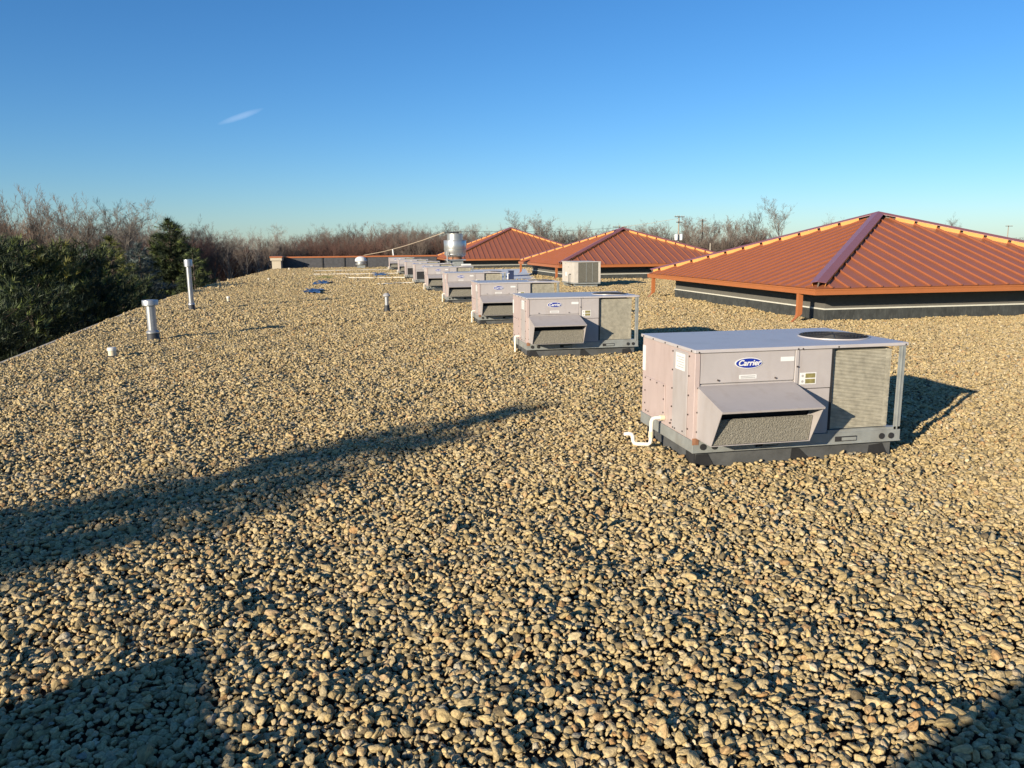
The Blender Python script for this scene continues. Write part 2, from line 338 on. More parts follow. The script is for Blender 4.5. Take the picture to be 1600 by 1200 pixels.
def attr(nm, ty):
    n = gn.nodes.new('GeometryNodeInputNamedAttribute'); n.data_type = ty; n.inputs['Name'].default_value = nm; return n.outputs['Attribute']
e2r = gn.nodes.new('FunctionNodeEulerToRotation'); gn.links.new(attr('rot', 'FLOAT_VECTOR'), e2r.inputs[0])
gn.links.new(gi.outputs[0], ip.inputs['Points']); gn.links.new(ci.outputs[0], ip.inputs['Instance']); ip.inputs['Pick Instance'].default_value = True
gn.links.new(attr('pick', 'INT'), ip.inputs['Instance Index']); gn.links.new(e2r.outputs[0], ip.inputs['Rotation']); gn.links.new(attr('siz', 'FLOAT_VECTOR'), ip.inputs['Scale'])
gn.links.new(ip.outputs[0], go.inputs[0])
md = gravel.modifiers.new('scatter', 'NODES'); md.node_group = gn

# ------------------------------------------------------------------ packaged rooftop units
ZB, ZR, ZT = 0.122, 0.222, 0.967
def oval(w, h, x, z, y, t, n=36): return [(x+w/2*math.cos(2*math.pi*k/n), y, z+h/2*math.sin(2*math.pi*k/n)) for k in range(n)]
_tm = {}
def text_mesh(s, size, m, shear=0.0, fat=0.0):
    cu = bpy.data.curves.new('text', 'FONT'); cu.body = s; cu.size = size; cu.align_x = 'CENTER'; cu.align_y = 'CENTER'; cu.shear = shear; cu.offset = fat; cu.extrude = 0.0008
    to = bpy.data.objects.new('text', cu); C.objects.link(to)
    bpy.context.view_layer.update()
    me = bpy.data.meshes.new_from_object(to.evaluated_get(bpy.context.evaluated_depsgraph_get())); bpy.data.objects.remove(to)
    me.materials.clear(); me.materials.append(M[m]); return me
logo_me = text_mesh('Carrier', 0.064, 'white', 0.28, 0.0016)
def make_unit(hood=True, pipe=True, detail=True):
    t = empty('rooftop_unit', (0, 0, 0))
    c = MB(); c.box(0.05, UL-0.05, 0.05, UW-0.05, -0.03, ZB-0.008); cb = c.build('curb', 'curb', t)
    for x in (0.05, UL*0.48, UL-0.26): p = MB(); p.prism([(x-0.006, 0.044, -0.02), (x+0.15+0.05*math.sin(x*9), 0.044, -0.02), (x+0.10+0.03*math.sin(x*5), 0.044, ZB-0.025), (x+0.004, 0.044, ZB-0.02-0.02*abs(math.sin(x*7)))], (0, 0.005, 0)); p.build('membrane_patch', 'black', cb)
    for y in (0.05, UW-0.24): p = MB(); p.box(0.044, 0.049, y, y+0.17, -0.02, ZB-0.02); p.build('membrane_patch', 'black', cb)
    r = MB(); r.box(0, UL, 0, UW, ZB, ZR); r.box(-0.004, UL+0.004, -0.006, -0.002, ZB, ZB+0.014); rl = r.build('base_rail', 'rail', t, bevel=0.004)
    for x in (0.552, 1.273): s = MB(); s.box(x, x+0.20, -0.0075, -0.0025, 0.148, 0.190); s.build('lifting_slot', 'void', rl); q = MB(); q.box(x+0.06, x+0.195, -0.0095, -0.0078, 0.155, 0.181); q.build('slot_plate', 'rail', rl)
    for x in (0.09, 0.19, 1.711, 1.80):
        h = MB(); h.tube([(x, -0.0085, 0.172), (x, -0.002, 0.172)], 0.026, 18); h.build('lifting_hole', 'black', rl)
    # air handler half
    b = MB(); b.box(0.022, 0.862, 0.022, UW-0.02, ZR, ZT-0.026); b.build('air_section', 'panel', t)
    e = MB(); e.box(0.006, 0.0215, 0.024, UW-0.015, ZR, ZT-0.028); ep = e.build('end_panel', 'endp', t, bevel=0.003)
    d = MB(); d.box(-0.003, 0.0055, 0.60, 1.09, 0.252, 0.585); d.build('access_door', 'endp', ep, bevel=0.002)
    d = MB(); d.box(-0.002, 0.0055, 0.135, 0.43, ZR+0.012, 0.925); d.build('narrow_panel', 'panel', ep, bevel=0.002)
    d = MB(); d.box(-0.005, -0.0025, 0.19, 0.375, 0.765, 0.905); d.build('paper_label', 'white', ep)
    for k in range(5): d = MB(); d.box(-0.0062, -0.0052, 0.205, 0.345-0.03*(k % 2), 0.788+k*0.021, 0.794+k*0.021); d.build('printed_line', 'print', ep)
    d = MB(); d.box(0.002, 0.0057, 1.10, 1.165, 0.63, 0.865); d.build('paper_label', 'white', ep)
    cp = MB(); cp.box(0.0, 0.045, -0.002, 0.0215, ZR, ZT-0.03); cp.build('corner_post', 'endp', t, bevel=0.003)
    u = MB(); u.box(0.05, 0.868, 0.004, 0.0215, 0.69, ZT-0.032); up_ = u.build('upper_panel', 'panel', t, bevel=0.003)
    u = MB(); u.box(0.05, 0.868, 0.010, 0.0215, ZR+0.002, 0.682); u.build('lower_panel', 'panel', t, bevel=0.003)
    dv = MB(); dv.box(0.872, 0.905, 0.0, 0.06, ZR, ZT-0.03); dv.build('divider_post', 'panel', t, bevel=0.003)
    k = MB(); k.box(0.9055, 1.205, 0.008, 0.30, 0.612, ZT-0.032); k.build('control_panel', 'panel', t, bevel=0.003)
    k = MB(); k.box(0.9055, 1.205, 0.012, 0.30, ZR+0.002, 0.606); k.build('lower_control_panel', 'panel', t, bevel=0.003)
    # badge and stickers
    bd = MB(); bd.prism(oval(0.236, 0.089, 0.46, 0.845, -0.0025, 0), (0, 0.006, 0)); rim = bd.build('badge_rim', 'white', t)
    bd = MB(); bd.prism(oval(0.222, 0.077, 0.46, 0.845, -0.0045, 0), (0, 0.0018, 0)); bd.build('badge', 'badge', rim)
    link('lettering', logo_me, rim, (0.462, -0.0056, 0.8455), (math.radians(90), 0, 0))
    lb = MB(); lb.box(0.385, 0.535, 0.0022, 0.0038, 0.716, 0.750); lo = lb.build('paper_label', 'white', t)
    for q in range(2):
        lb = MB(); lb.box(0.395, 0.525, 0.0010, 0.0020, 0.722+q*0.013, 0.729+q*0.013); lb.build('printed_line', 'print', lo)
    lb = MB(); lb.box(0.742, 0.862, 0.0022, 0.0038, 0.848, 0.884); lb.build('paper_label', 'white', t)
    lb = MB(); lb.box(0.922, 1.07, 0.0058, 0.0078, 0.648, 0.745); lo = lb.build('warning_sticker', 'white', t)
    for q in range(2):
        lb = MB(); lb.box(0.972, 1.06, 0.0046, 0.0056, 0.655+q*0.046, 0.692+q*0.046); lb.build('sticker_picture', 'olive', lo)
        lb = MB(); lb.tube([(0.946, 0.0046, 0.673+q*0.046), (0.946, 0.0056, 0.673+q*0.046)], 0.011, 10); lb.build('sticker_symbol', 'print', lo)
    # condenser half
    cc = MB(); cc.box(1.212, 1.74, 0.055, UW-0.05, 0.246, ZT-0.045); co = cc.build('coil_core', 'coilb', t)
    cc = MB(); cc.box(1.715, 1.782, 0.04, 0.12, 0.246, ZT-0.045); cc.build('coil_bend', 'coil', co, bevel=0.02)
    fn = MB(); nf = 56 if detail else 22
    for q in range(nf):
        z = 0.252+(ZT-0.055-0.252)*q/nf; h = (ZT-0.055-0.252)/nf
        fn.box(1.214, 1.775, 0.035+rnd.uniform(-0.002, 0.002), 0.054, z, z+h*0.72)
    tag(fn.build('coil_fins', 'coil', co), kind='stuff')
    for x, w in ((1.205, 0.022),): q = MB(); q.box(x, x+w, 0.012, 0.06, ZR+0.02, ZT-0.032); q.build('coil_edge', 'black', t)
    for x, y in ((UL-0.062, 0.004), (UL-0.062, UW-0.062)):
        q = MB(); q.box(x, x+0.058, y, y+0.012, ZR, ZT-0.03); q.box(x+0.046, x+0.058, y+0.0125, y+0.058, ZR, ZT-0.03); q.box(x+0.02, x+0.03, y-0.006, y-0.0005, ZR, ZT-0.03); q.build('corner_post', 'rail', t)
    q = MB(); q.box(1.206, UL-0.004, 0.004, 0.055, ZR+0.0005, 0.246); q.build('coil_sill', 'rail', t)
    # top with fan
    tp = MB(); tp.box(-0.008, UL+0.008, -0.010, UW+0.01, ZT-0.028, ZT); tpo = tp.build('top_cover', 'top', t, bevel=0.004)
    fc = (1.55, 0.53)
    f1 = MB(); f1.lathe([(0.300, ZT+0.0005), (0.298, ZT+0.009), (0.290, ZT+0.009), (0.286, ZT+0.0015)], fc, 40); f1.build('fan_ring', 'top', tpo, smooth=True)
    f2 = MB(); f2.lathe([(0.287, ZT+0.0006), (0.287, ZT+0.003)], fc, 40); fd = f2.build('fan_opening', 'void', tpo)
    f3 = MB()
    for q in range(9):
        rr_ = 0.05+q*0.029; f3.tube([(fc[0]+rr_*math.cos(a*math.pi/16), fc[1]+rr_*math.sin(a*math.pi/16), ZT+0.020-0.010*(rr_/0.29)) for a in range(33)], 0.0035, 5, False)
    for q in range(6):
        a = q*math.pi/6; f3.tube([(fc[0]+0.29*math.cos(a), fc[1]+0.29*math.sin(a), ZT+0.009), (fc[0], fc[1], ZT+0.022), (fc[0]-0.29*math.cos(a), fc[1]-0.29*math.sin(a), ZT+0.009)], 0.004, 5)
    f3.build('fan_guard', 'black', tpo)
    # screws
    if detail:
        sc = MB()
        def scx(x, z, y=-0.001): sc.tube([(x, y-0.006, z), (x, y+0.012, z)], 0.0075, 7)
        def scl(y, z, x=0.0): sc.tube([(x-0.006, y, z), (x+0.012, y, z)], 0.0075, 7)
        for x, z in ((0.03, 0.945), (0.888, 0.945), (1.25, 0.95), (0.93, 0.945), (0.20, 0.715), (0.70, 0.715), (0.89, 0.62), (0.89, 0.80), (1.87, 0.95), (0.03, 0.66), (0.03, 0.46), (0.03, 0.3)): scx(x, z, -0.004)
        for y in (0.05, 0.33, 0.60, 0.88, 1.12): scl(y, 0.952, -0.008)
        for z in (0.3, 0.42, 0.58, 0.74, 0.9): scl(0.455, z, 0.005); scl(0.115, z, 0.005)
        for y, z in ((0.62, 0.57), (0.78, 0.57), (0.94, 0.57), (1.07, 0.57), (0.62, 0.45), (0.62, 0.33), (1.07, 0.45), (1.07, 0.33), (0.75, 0.265), (0.98, 0.265), (1.04, 0.265)): scl(y, z, -0.003)
        for y, z in ((0.20, 0.26), (0.40, 0.25), (0.36, 0.25), (0.47, 0.27)): scl(y, z, -0.002)
        tag(sc.build('screws', 'screw', t), kind='stuff')
        ru = MB(); ru.box(-0.0045, 0.05, -0.0045, -0.0022, ZR-0.03, ZR+0.025); ru.build('rust_patch', 'rust', t)
    # outside air hood or open intake
    if hood:
        hx0, hx1 = 0.030, 0.868; prof = [(0.0095, 0.668), (-0.44, 0.553), (-0.275, 0.252), (0.0095, 0.252)]
        h = MB()
        for x in (hx0, hx1-0.004): h.prism([(x, y, z) for y, z in prof], (0.004, 0, 0))
        h.prism([(hx0-0.004, 0.0095, 0.672), (hx0-0.004, -0.45, 0.556), (hx0-0.004, -0.445, 0.540), (hx0-0.004, -0.44, 0.551), (hx0-0.004, 0.0095, 0.667)], (hx1-hx0+0.008, 0, 0))
        h.box(hx0, hx1, -0.274, 0.0095, 0.246, 0.2515)
        ho = h.build('intake_hood', 'panel', t)
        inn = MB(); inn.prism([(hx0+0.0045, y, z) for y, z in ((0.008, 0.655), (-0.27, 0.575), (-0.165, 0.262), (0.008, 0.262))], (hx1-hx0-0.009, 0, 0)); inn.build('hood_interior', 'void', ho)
        # slanted filter, set back behind the lip
        a, b2 = Vector((0, -0.305, 0.462)), Vector((0, -0.263, 0.258)); nv = Vector((0, -0.889, -0.458))
        fl = MB(); fl.prism([(hx0+0.008, *(a+nv*0.006)[1:]), (hx1-0.012, *(a+nv*0.006)[1:]), (hx1-0.012, *(b2+nv*0.006)[1:]), (hx0+0.008, *(b2+nv*0.006)[1:])], (0, 0.012, 0.006)); fl.build('mesh_filter', 'filter', ho)
        rim_ = MB(); rim_.box(hx1-0.020, hx1-0.0045, -0.262, -0.250, 0.30, 0.47)
        rim_.build('filter_frame', 'panel', ho)
    else:
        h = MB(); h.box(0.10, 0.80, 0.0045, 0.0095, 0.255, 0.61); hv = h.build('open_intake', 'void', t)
        h = MB(); h.lathe([(0.20, -0.05), (0.23, 0.0), (0.20, 0.05)], (0, 0), 28); bl = link('blower_wheel', h.mesh('blower_wheel', 'black', True), t, (0.62, -0.055, 0.46), (math.radians(90), 0, 0))
        h = MB(); h.lathe([(0.035, -0.055), (0.035, 0.055)], (0, 0), 14); link('blower_hub', h.mesh('blower_hub', 'galv', True), bl)
        h = MB(); h.box(0.10, 0.80, -0.03, 0.004, 0.235, 0.254); h.build('intake_sill', 'rail', t)
    if pipe == 'short':
        pp = MB(); pp.tube([(0.004, 0.613, 0.285), (-0.05, 0.613, 0.285), (-0.066, 0.613, 0.278), (-0.072, 0.613, 0.262), (-0.072, 0.613, 0.02)], 0.0165, 10); pp.build('drain_pipe', 'pvc', t, smooth=True)
    elif pipe:
        y = 0.613
        pp = MB(); pp.tube([(0.004, y, 0.285), (-0.085, y, 0.285), (-0.105, y, 0.277), (-0.113, y, 0.257), (-0.113, y+0.01, 0.08), (-0.118, y+0.01, 0.058), (-0.135, y+0.012, 0.046), (-0.225, y+0.05, 0.046), (-0.245, y+0.06, 0.052), (-0.256, y+0.065, 0.07), (-0.26, y+0.07, 0.115), (-0.268, y+0.075, 0.130), (-0.29, y+0.085, 0.136), (-0.33, y+0.10, 0.128)], 0.0175, 12)
        po = pp.build('drain_pipe', 'pvc', t, smooth=True)
        for pa, pb, pr in (((0.004, y, 0.285), (-0.035, y, 0.285), 0.026), ((-0.113, y+0.008, 0.165), (-0.113, y+0.009, 0.11), 0.0225)):
            fc_ = MB(); fc_.tube([pa, pb], pr, 12); fc_.build('pipe_fitting', 'cream', po, smooth=True)
    return t
protos = {'full': make_unit(True, True, True)}
ULAB = ['nearest grey rooftop air conditioner with blue oval badge and white drain trap beside it',
        'second grey rooftop air conditioner from the camera, its hood shadow pointing across the coil',
        'third grey rooftop air conditioner from the camera, partly hidden behind the second',
        'fourth grey rooftop air conditioner from the camera, in the middle of the row',
        'fifth grey rooftop air conditioner from the camera, last one showing its intake hood fully lit',
        'sixth rooftop air conditioner from the camera, with an open intake and round black blower',
        'seventh rooftop air conditioner from the camera, with a dark open intake and no hood',
        'eighth rooftop air conditioner from the camera, second from the parapet end of the row',
        'farthest rooftop air conditioner of the row, nearest to the dark parapet']
plain = make_unit(True, 'short', False); second = make_unit(True, 'short', True); opened = make_unit(False, False, False)
for i, (x, y) in enumerate(zip(UNIT_X, UNIT_Y)):
    if i == 0: o = protos['full']
    elif i < 3: o = second if i == 1 else copy_tree(second)
    elif i in (5, 6): o = opened if i == 5 else copy_tree(opened)
    else: o = plain if i == 3 else copy_tree(plain)
    o.location = (x, y, 0.0); tag(o, ULAB[i], 'air conditioner', 'air conditioners in a row along the roof')

# ------------------------------------------------------------------ hip-roofed roof monitors
def hip(x0, y0, s, za, label, downs):
    t = empty('hip_roofed_monitor', (x0, y0, 0)); tag(t, label, 'roof monitor', 'hip roofs standing on the flat roof')
    ze = 0.80; h = s/2; ap = Vector((h, h, za)); rise = (za-ze)/h
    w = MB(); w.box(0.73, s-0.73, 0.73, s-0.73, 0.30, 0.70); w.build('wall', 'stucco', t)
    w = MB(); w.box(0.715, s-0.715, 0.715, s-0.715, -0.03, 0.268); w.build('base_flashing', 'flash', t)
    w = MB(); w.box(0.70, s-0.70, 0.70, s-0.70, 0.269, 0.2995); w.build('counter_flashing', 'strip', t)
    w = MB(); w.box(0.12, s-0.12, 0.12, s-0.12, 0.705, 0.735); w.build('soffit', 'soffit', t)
    # gutters: a trough on each side
    prof = [(0.0, 0.66), (0.125, 0.66), (0.125, 0.665), (0.012, 0.665), (0.008, 0.785), (0.024, 0.785), (0.024, 0.792), (-0.012, 0.792), (-0.012, 0.770), (-0.003, 0.745)]
    for k in range(4):
        gmb = MB()
        n_ = len(prof); A = [];
        for (d, z) in prof:
            p0, p1 = Vector((d, d, z)), Vector((s-d, d, z)); A.append((p0, p1))
        i = len(gmb.v)
        rot = Matrix.Translation((h, h, 0)) @ Matrix.Rotation(k*math.pi/2, 4, 'Z') @ Matrix.Translation((-h, -h, 0))
        gmb.v += [tuple(rot @ a) for a, _ in A] + [tuple(rot @ b) for _, b in A]
        for q in range(n_): j = (q+1) % n_; gmb.f.append((i+q, i+j, i+n_+j, i+n_+q))
        gmb.build('gutter', 'copper', t)
    # faces: local frame for face k: u along the eave, d inward; z = ze + rise*d
    def P(k, u, d, off=0.0):
        v = Vector((u, d, ze + rise*d)); nrm = Vector((0, -rise, 1)).normalized(); v += nrm*off
        rot = Matrix.Translation((h, h, 0)) @ Matrix.Rotation(k*math.pi/2, 4, 'Z') @ Matrix.Translation((-h, -h, 0))
        return rot @ v
    e0 = 0.03; N = int(round(s/0.405)); pw = s/N
    for k in range(4):
        vis = k in (0, 3)
        joined = MB(); ribs = MB()
        for q in range(N):
            a, b = q*pw, (q+1)*pw; a2, b2 = max(a, e0), min(b, s-e0)
            ta, tb = min(a2, s-a2), min(b2, s-b2)
            pts = [(a2, e0), (b2, e0)]
            if tb > e0+1e-4: pts.append((b2, tb))
            if a2 < h < b2: pts.append((h, h))
            if ta > e0+1e-4: pts.append((a2, ta))
            off = -(P(k, 0, 0, 0.012)-P(k, 0, 0, 0))
            top = [P(k, u, d) for u, d in pts]
            if vis: pm = MB(); pm.prism([p+off for p in top], -off); pm.build('roof_panel', 'roofp', t)
            else: joined.prism([p+off for p in top], -off)
            if q:
                u = a; tu = min(u, s-u)-0.05
                if tu > e0+0.05:
                    pr = [P(k, u-0.022, e0-0.02, 0.001), P(k, u+0.022, e0-0.02, 0.001), P(k, u+0.022, e0-0.02, 0.04), P(k, u-0.022, e0-0.02, 0.04)]
                    dv = P(k, u, tu)-P(k, u, e0-0.02)
                    if vis: pm = MB(); pm.prism(pr, dv); pm.build('standing_seam', 'roofp', t)
                    else: ribs.prism(pr, dv)
        if not vis:
            jo = joined.build('roof_slope', 'roofp', t); ribs.build('standing_seams', 'roofp', jo)
    # hip caps with closures under their edges
    for k in range(4):
        def Hc(f_, side, wd, off): # point on hip between face k (u small) and face k-1 (u large)
            d = f_*(h-0.06)+0.06
            return P(k, d+wd, d, off) if side > 0 else P((k-1) % 4, s-d-wd, d, off)
        wd = 0.20; cap_ = MB()
        for side in (1, -1):
            rz_ = Vector((0, 0, 0.128)); cap_.prism([Hc(0, side, 0.0, 0)+rz_, Hc(0, side, wd, 0.102), Hc(0.985, side, wd, 0.102), Hc(1, side, 0.0, 0)+rz_][::1 if side > 0 else -1], (0, 0, 0.008))
        cp_ = cap_.build('hip_cap', 'capp', t)
        web = MB(); web.prism([Hc(0.01, 1, 0.02, -0.005), Hc(0.97, 1, 0.02, -0.005), Hc(0.97, 1, 0.02, 0.102), Hc(0.01, 1, 0.02, 0.102)], Hc(0.5, -1, 0.02, 0)-Hc(0.5, 1, 0.02, 0)); web.build('ridge_board', 'soffit', cp_)
        for side in (1, -1):
            for q in range(N//2):
                a = (q*pw+0.03-wd)/h; b = ((q+1)*pw-0.03-wd)/h
                if b <= 0.03: continue
                a = max(a, 0.01); b = min(b, 0.97)
                if b-a < 0.01: continue
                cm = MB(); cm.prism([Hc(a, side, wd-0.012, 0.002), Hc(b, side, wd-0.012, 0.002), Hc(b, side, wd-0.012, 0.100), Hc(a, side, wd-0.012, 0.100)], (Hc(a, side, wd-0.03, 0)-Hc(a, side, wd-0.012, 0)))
                cm.build('zee_closure', 'copper_lit', t)
    for (dx, dy) in downs:
        dm = MB(); w2, d2 = 0.055, 0.045
        sec = lambda cx, cz, tz: [(cx-w2, dy-d2, cz+tz), (cx+w2, dy-d2, cz-tz), (cx+w2, dy+d2, cz-tz), (cx-w2, dy+d2, cz+tz)]
        i = len(dm.v); rows = [sec(dx, 0.6595, 0), sec(dx-0.0, 0.20, 0.0), sec(dx-0.03, 0.13, -0.035), sec(dx-0.13, 0.06, -0.05)]
        for rw in rows: dm.v += rw
        for q in range(3):
            for j in range(4): jj = (j+1) % 4; dm.f.append((i+q*4+j, i+q*4+jj, i+q*4+4+jj, i+q*4+4+j))
        dm.f.append((i+12, i+13, i+14, i+15)); dm.build('downspout', 'copper', t)
    return t
hip(*HIPS[0], 'nearest and largest-looking terracotta hip roof at the right, with two copper downspouts', [(0.07, 0.72), (0.07, 9.75)])
hip(*HIPS[1], 'middle terracotta hip roof behind the small beige unit', [(0.07, 0.72), (0.07, 9.75)])
hip(*HIPS[2], 'farthest terracotta hip roof, behind the big aluminium exhaust fan', [])

# ------------------------------------------------------------------ beige split unit beside the middle hip roof
t = empty('condensing_unit', (8.82, 31.75, 0)); tag(t, 'small beige boxy unit with dark coil in front of the middle hip roof', 'air conditioner')
a, b2, z0, z1 = 1.17, 2.05, 0.14, 1.085
q = MB()
for y in (0.1, b2-0.25): q.box(0.05, a-0.10, y, y+0.15, -0.03, z0-0.002)
q.build('sleeper', 'rail', t)
q = MB(); q.box(0.0, a, 0.0, b2, z0, z0+0.06); q.build('base_pan', 'rail', t, bevel=0.005)
q = MB(); q.box(0.015, a-0.02, 0.05, b2-0.02, z0+0.06, z1-0.03); bo = q.build('cabinet', 'unit2', t, bevel=0.005)
q = MB(); q.box(0.20, a-0.10, 0.012, 0.0495, z0+0.075, z1-0.05); co = q.build('coil', 'coil2', t)
for x in (0.53, 0.80): q = MB(); q.box(x, x+0.018, 0.004, 0.0118, z0+0.08, z1-0.055); q.build('coil_strip', 'rail', co)
q = MB(); q.box(0.0, 0.19, 0.004, 0.0495, z0+0.06, z1-0.03); q.build('corner_panel', 'unit2', t, bevel=0.004)
q = MB(); q.box(a-0.095, a, 0.004, 0.0495, z0+0.06, z1-0.03); q.build('corner_post', 'unit2', t, bevel=0.004)
q = MB(); q.box(-0.012, a+0.012, -0.012, b2+0.012, z1-0.03, z1); q.build('top_cover', 'unit2', t, bevel=0.004)
q = MB(); q.tube([(0.014, 0.55, 0.55), (-0.06, 0.55, 0.55), (-0.075, 0.55, 0.53), (-0.075, 0.55, 0.05), (-0.10, 0.30, 0.04), (-0.02, -0.25, 0.05), (0.3, -0.4, 0.04)], 0.018, 8); q.build('conduit', 'black', t, smooth=True)
for y, z in ((1.4, 0.95), (0.9, 0.82)): q = MB(); q.box(0.008, 0.0145, y, y+0.12, z, z+0.05); q.build('label_plate', 'print', t)
q = MB(); q.box(0.008, 0.0145, 1.2, 1.5, 0.45, 0.62); q.build('paper_label', 'white', t)

# ------------------------------------------------------------------ big aluminium upblast fan and small mushroom fan
t = empty('exhaust_fan', (5.0, 42.0, 0)); tag(t, 'big round aluminium upblast exhaust fan standing behind the row of air conditioners', 'exhaust fan')
q = MB(); q.box(-0.38, 0.38, -0.38, 0.38, -0.03, 1.02); q.build('curb', 'rail', t)
q = MB(); q.box(-0.52, 0.52, -0.52, 0.52, 1.021, 1.075); q.build('curb_cap', 'alum', t)
q = MB(); q.lathe([(0.36, 1.076), (0.36, 1.20)], (0, 0), 24); q.build('neck', 'rust', t, smooth=True)
q = MB(); q.lathe([(0.40, 1.201), (0.52, 1.25), (0.575, 1.34), (0.59, 1.62), (0.595, 1.625), (0.60, 1.64), (0.60, 2.08), (0.585, 2.10), (0.45, 2.10)], (0, 0), 40); q.build('windband', 'alum', t, smooth=True)
q = MB(); q.lathe([(0.425, 2.101), (0.425, 2.40), (0.44, 2.405), (0.44, 2.43), (0.40, 2.432)], (0, 0), 36); tpo = q.build('upper_drum', 'alum', t, smooth=True)
q = MB(); q.lathe([(0.395, 2.4325), (0.395, 2.438)], (0, 0), 32); q.build('drum_lid', 'print', tpo, smooth=True)
q = MB(); q.tube([(-0.25, 0, 2.438), (-0.25, 0, 2.50), (0.2, 0, 2.50), (0.2, 0, 2.438)], 0.02, 8); q.box(0.12, 0.22, -0.05, 0.05, 2.439, 2.56); q.build('hinge_bracket', 'black', tpo)
for zz, rr3 in ((1.60, 0.605), (2.055, 0.605), (1.33, 0.585)):
    q = MB(); q.lathe([(rr3-0.015, zz), (rr3+0.012, zz+0.006), (rr3+0.012, zz+0.028), (rr3-0.015, zz+0.034)], (0, 0), 40); q.build('band_seam', 'galv', t, smooth=True)
q = MB(); q.tube([(-0.5, -0.58, -0.02), (-0.5, -0.58, 1.5)], 0.03, 10); q.build('conduit', 'galv', t, smooth=True)
q = MB(); q.box(0.25, 0.75, -0.75, -0.53, 0.75, 0.84); q.build('grease_tray', 'white', t)
t = empty('mushroom_fan', (-0.05, 66.2, 0)); tag(t, 'small white mushroom-shaped roof ventilator in front of the dark parapet', 'exhaust fan')
q = MB(); q.box(-0.32, 0.32, -0.32, 0.32, -0.03, 0.28); q.build('curb', 'rail', t)
q = MB(); q.lathe([(0.30, 0.281), (0.45, 0.32), (0.46, 0.42), (0.36, 0.45), (0.36, 0.55)], (0, 0), 28); q.build('skirt', 'alum', t, smooth=True)
q = MB(); q.lathe([(0.36, 0.551), (0.48, 0.60), (0.48, 0.72), (0.40, 0.88), (0.22, 0.98), (0.05, 1.01)], (0, 0), 28); q.build('dome', 'white', t, smooth=True)

# ------------------------------------------------------------------ vents and stubs on the left half of the roof
def stub(px, py, h, r, label):
    p = at_z(px, py); t = empty('vent_stub', (p.x, p.y, 0)); tag(t, label, 'vent pipe', 'short plastic vent stubs')
    q = MB(); q.lathe([(r*1.5, -0.03), (r*1.45, 0.03), (r*1.05, 0.05)], (0, 0), 20); q.build('boot', 'boot', t, smooth=True)
    q = MB(); q.lathe([(r*0.98, 0.051), (r*0.98, h*0.72)], (0, 0), 20); q.build('pipe', 'cream', t, smooth=True)
    q = MB(); q.lathe([(r*1.12, h*0.721), (r*1.12, h*0.96), (r*0.95, h)], (0, 0), 20); q.build('cap', 'pvc', t, smooth=True)
stub(176, 560, 0.185, 0.062, 'short cream plastic stub with white cap, nearest the left roof edge')
stub(357, 473, 0.21, 0.045, 'small pale vent stub beyond the tall steel flue')
stub(420, 440, 0.18, 0.05, 'tiny pale vent stub far down the roof, before the parapet pier')
stub(452, 422.5, 0.20, 0.05, 'tiny vent stub close in front of the dark parapet')
def flue(px, py, xt, yt, h, r, rc, hc, label, flip=0):
    p = at_z(px, py); t = empty('flue_pipe', (p.x, p.y, 0)); tag(t, label, 'flue pipe', 'galvanized flue pipes')
    q = MB(); q.lathe([(r*1.7, -0.03), (r*1.35, 0.02), (r*1.28, 0.13), (r*1.1, 0.15)], (0, 0), 24); q.build('boot', 'boot', t, smooth=True)
    q = MB(); q.lathe([(r*1.4, 0.151), (r*1.4, 0.175), (r*1.02, 0.21)], (0, 0), 24); q.build('storm_collar', 'galv', t, smooth=True)
    q = MB(); q.lathe([(r, 0.18), (r, h-hc)], (0, 0), 28); po = q.build('pipe', 'galv', t, smooth=True)
    q = MB(); q.box(-0.004, 0.004, -r-0.004, -r+0.004, 0.2, h-hc); q.build('pipe_seam', 'galv', po)
    q = MB(); q.lathe([(r*1.02, h-hc-0.015), (rc, h-hc), (rc, h-0.008), (rc*0.97, h), (rc*0.2, h+0.012)], (0, 0), 28); q.build('cap', 'galv', t, smooth=True)
flue(240, 532, 235, 468, 0.80, 0.088, 0.150, 0.10, 'stout galvanized flue with wide flat cap by the left roof edge')
flue(300, 484, 292, 405, 1.47, 0.070, 0.115, 0.20, 'tall thin galvanized flue with drum cap by the left roof edge')
p = at_z(605, 488); t = empty('flue_pipe', (p.x, p.y, 0)); tag(t, 'short galvanized vent with domed rain cap standing in the middle of the gravel', 'flue pipe', 'galvanized flue pipes')
q = MB(); q.lathe([(0.10, -0.03), (0.082, 0.04), (0.066, 0.20)], (0, 0), 20); q.build('boot', 'boot', t, smooth=True)
q = MB(); q.lathe([(0.055, 0.18), (0.055, 0.43)], (0, 0), 20); q.build('pipe', 'galv', t, smooth=True)
q = MB(); q.lathe([(0.06, 0.425), (0.105, 0.445), (0.105, 0.475), (0.05, 0.53), (0.01, 0.535)], (0, 0), 20); q.build('cap', 'print', t, smooth=True)

